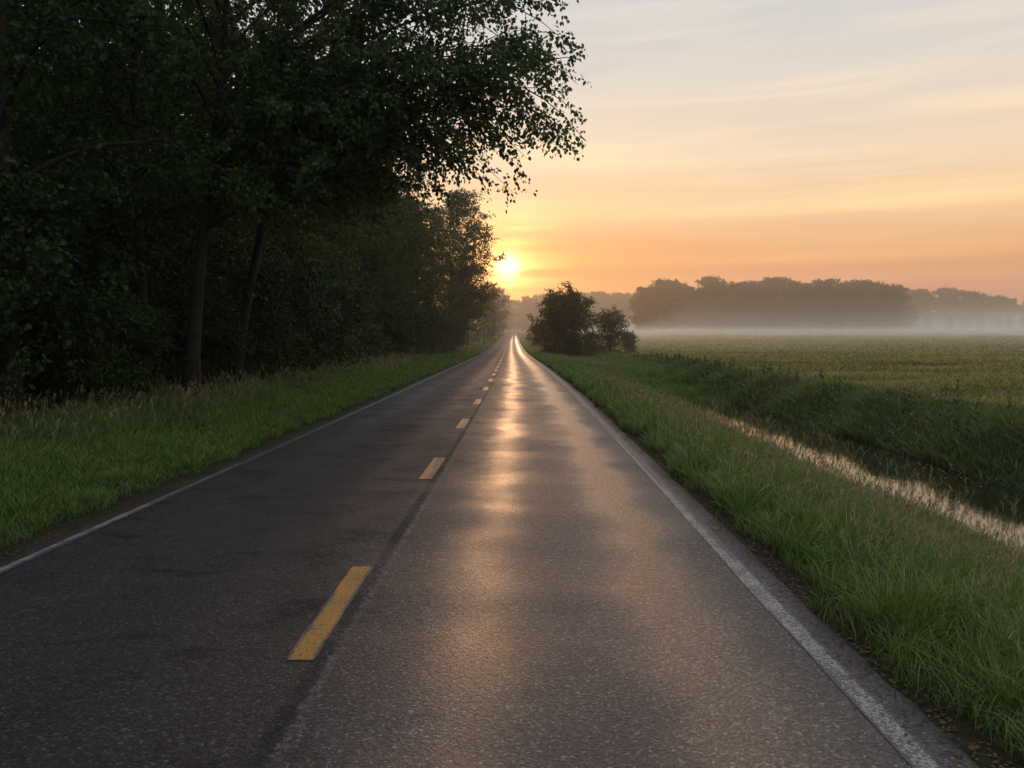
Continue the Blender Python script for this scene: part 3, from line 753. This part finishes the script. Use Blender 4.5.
zz = W.math('ADD', dz, W.math('MULTIPLY', W.math('SUBTRACT', streak2, .5), .05))
front = W.ramp(zz, [(0, s2l(206, 128, 104)), (.05, s2l(222, 144, 108)), (.10, s2l(240, 174, 120)), (.15, s2l(250, 209, 162)), (.21, s2l(243, 217, 186)), (.29, s2l(227, 216, 202)), (.40, s2l(206, 207, 209)), (.6, s2l(196, 198, 206)), (1, s2l(182, 190, 206))])
back = W.ramp(dz, [(0, s2l(158, 150, 158)), (.2, s2l(175, 172, 180)), (.6, s2l(178, 184, 198)), (1, s2l(182, 190, 206))])
azf = W.rng(dp.outputs['Value'], -.3, .75, 0, 1, True)
sky = W.mix(azf, back, front)
sky = W.mix(W.rng(streak, .48, .68, 0, .55, True), sky, W.mix(1, sky, (1.18, 1.12, 1.0), 'MULTIPLY'))
sky = W.mix(W.rng(streak2, .48, .70, 0, .35, True), sky, W.mix(1, sky, (.88, .87, .91), 'MULTIPLY'))
boost = W.math('MAXIMUM', W.rng(dz, .45, .72, 1, 1.5, True), W.rng(dp.outputs['Value'], .55, -.1, 1, 1.5, True))  # unseen zenith and rear sky brightened as added fill light
vs_ = W.node('ShaderNodeVectorMath', operation='SCALE'); W.l.new(sky, vs_.inputs[0]); W.l.new(boost, vs_.inputs['Scale']); sky = vs_.outputs[0]
streak3 = W.noise(W.mapping(tc, (1.1, 1.0, 42), (1, 5, 2)), 1.3, 4, .5, .3)
lowb = W.rng(dz, .10, .30, 1, .15, True)
sky = W.mix(W.math('MULTIPLY', W.rng(streak3, .50, .66, 0, .8, True), lowb), sky, W.mix(1, sky, (1.16, 1.13, 1.02), 'MULTIPLY'))
sky = W.mix(W.math('MULTIPLY', W.rng(streak3, .50, .36, 0, .8, True), lowb), sky, W.mix(1, sky, (.95, .89, .86), 'MULTIPLY'))
lowz = W.rng(dz, .05, .20, 1, 0, True)
sky = W.mix(W.math('MULTIPLY', W.math('MULTIPLY', W.math('POWER', c, 40), .85), lowz), sky, s2l(247, 148, 70))
def scaled(col, f):
    x = W.node('ShaderNodeMix', data_type='RGBA', blend_type='MIX'); W.set(x.inputs[0], f)
    x.inputs[6].default_value = (0, 0, 0, 1); x.inputs[7].default_value = (*col, 1); x.clamp_factor = False
    return x.outputs[2]
def addc(a, b):
    x = W.node('ShaderNodeMix', data_type='RGBA', blend_type='ADD'); x.inputs[0].default_value = 1
    W.l.new(a, x.inputs[6]); W.l.new(b, x.inputs[7]); return x.outputs[2]
stf = W.math('MULTIPLY', W.rng(streak, .38, .62, .6, 1.35), W.rng(streak3, .38, .62, .55, 1.45))
sky = addc(sky, scaled((.30, .12, .02), W.math('MULTIPLY', W.math('POWER', c, 120), .4)))
sky = addc(sky, scaled((1.0, .60, .14), W.math('MULTIPLY', W.math('MULTIPLY', W.math('POWER', c, 620), .75), stf)))
sky = addc(sky, scaled((1.2, .80, .30), W.math('MULTIPLY', W.math('MULTIPLY', W.math('POWER', c, 4200), .95), W.rng(stf, .4, 1.6, .7, 1.2))))
disc = W.rng(dp.outputs['Value'], math.cos(math.radians(1.15)), math.cos(math.radians(.10)), 0, 1, True)
sky = addc(sky, scaled((1.5, .85, .62), disc))
nis = W.node('ShaderNodeTexSky', sky_type='NISHITA', sun_disc=False, sun_elevation=SUN_EL, sun_rotation=SUN_AZ)
bg1 = W.node('ShaderNodeBackground'); W.l.new(sky, bg1.inputs[0]); bg1.inputs[1].default_value = 1.0
bg2 = W.node('ShaderNodeBackground'); W.l.new(nis.outputs[0], bg2.inputs[0]); bg2.inputs[1].default_value = .006
ad = W.node('ShaderNodeAddShader'); W.l.new(bg1.outputs[0], ad.inputs[0]); W.l.new(bg2.outputs[0], ad.inputs[1])
wo = W.node('ShaderNodeOutputWorld'); W.l.new(ad.outputs[0], wo.inputs['Surface'])

sun = bpy.data.lights.new('sun', 'SUN'); sun.energy = .42; sun.angle = math.radians(1.2); sun.color = (1, .47, .19)
so = link(bpy.data.objects.new('sun', sun)); so.location = (0, 50, 40)
import mathutils
so.rotation_euler = mathutils.Vector(sd).to_track_quat('Z', 'Y').to_euler()

# ------------------------------------------------------------------ camera, render
cam = bpy.data.cameras.new('camera'); cam.lens = 28; cam.sensor_width = 36; cam.clip_start = .05; cam.clip_end = 6000
co = link(bpy.data.objects.new('camera', cam)); co.location = (0, 0, 2.0)
co.rotation_euler = (math.radians(90) - math.atan((384 - 337) / F), 0, math.atan(3 / F))
scene.camera = co
scene.view_settings.view_transform = 'Standard'; scene.view_settings.look = 'None'; scene.view_settings.exposure = 0; scene.view_settings.gamma = 1
cy = scene.cycles
cy.use_denoising = True; cy.max_bounces = 6; cy.diffuse_bounces = 3; cy.glossy_bounces = 3; cy.transmission_bounces = 3; cy.volume_bounces = 1; cy.transparent_max_bounces = 8
cy.sample_clamp_indirect = 4.0; cy.use_adaptive_sampling = True; cy.adaptive_threshold = .02
cy.caustics_reflective = False; cy.caustics_refractive = False
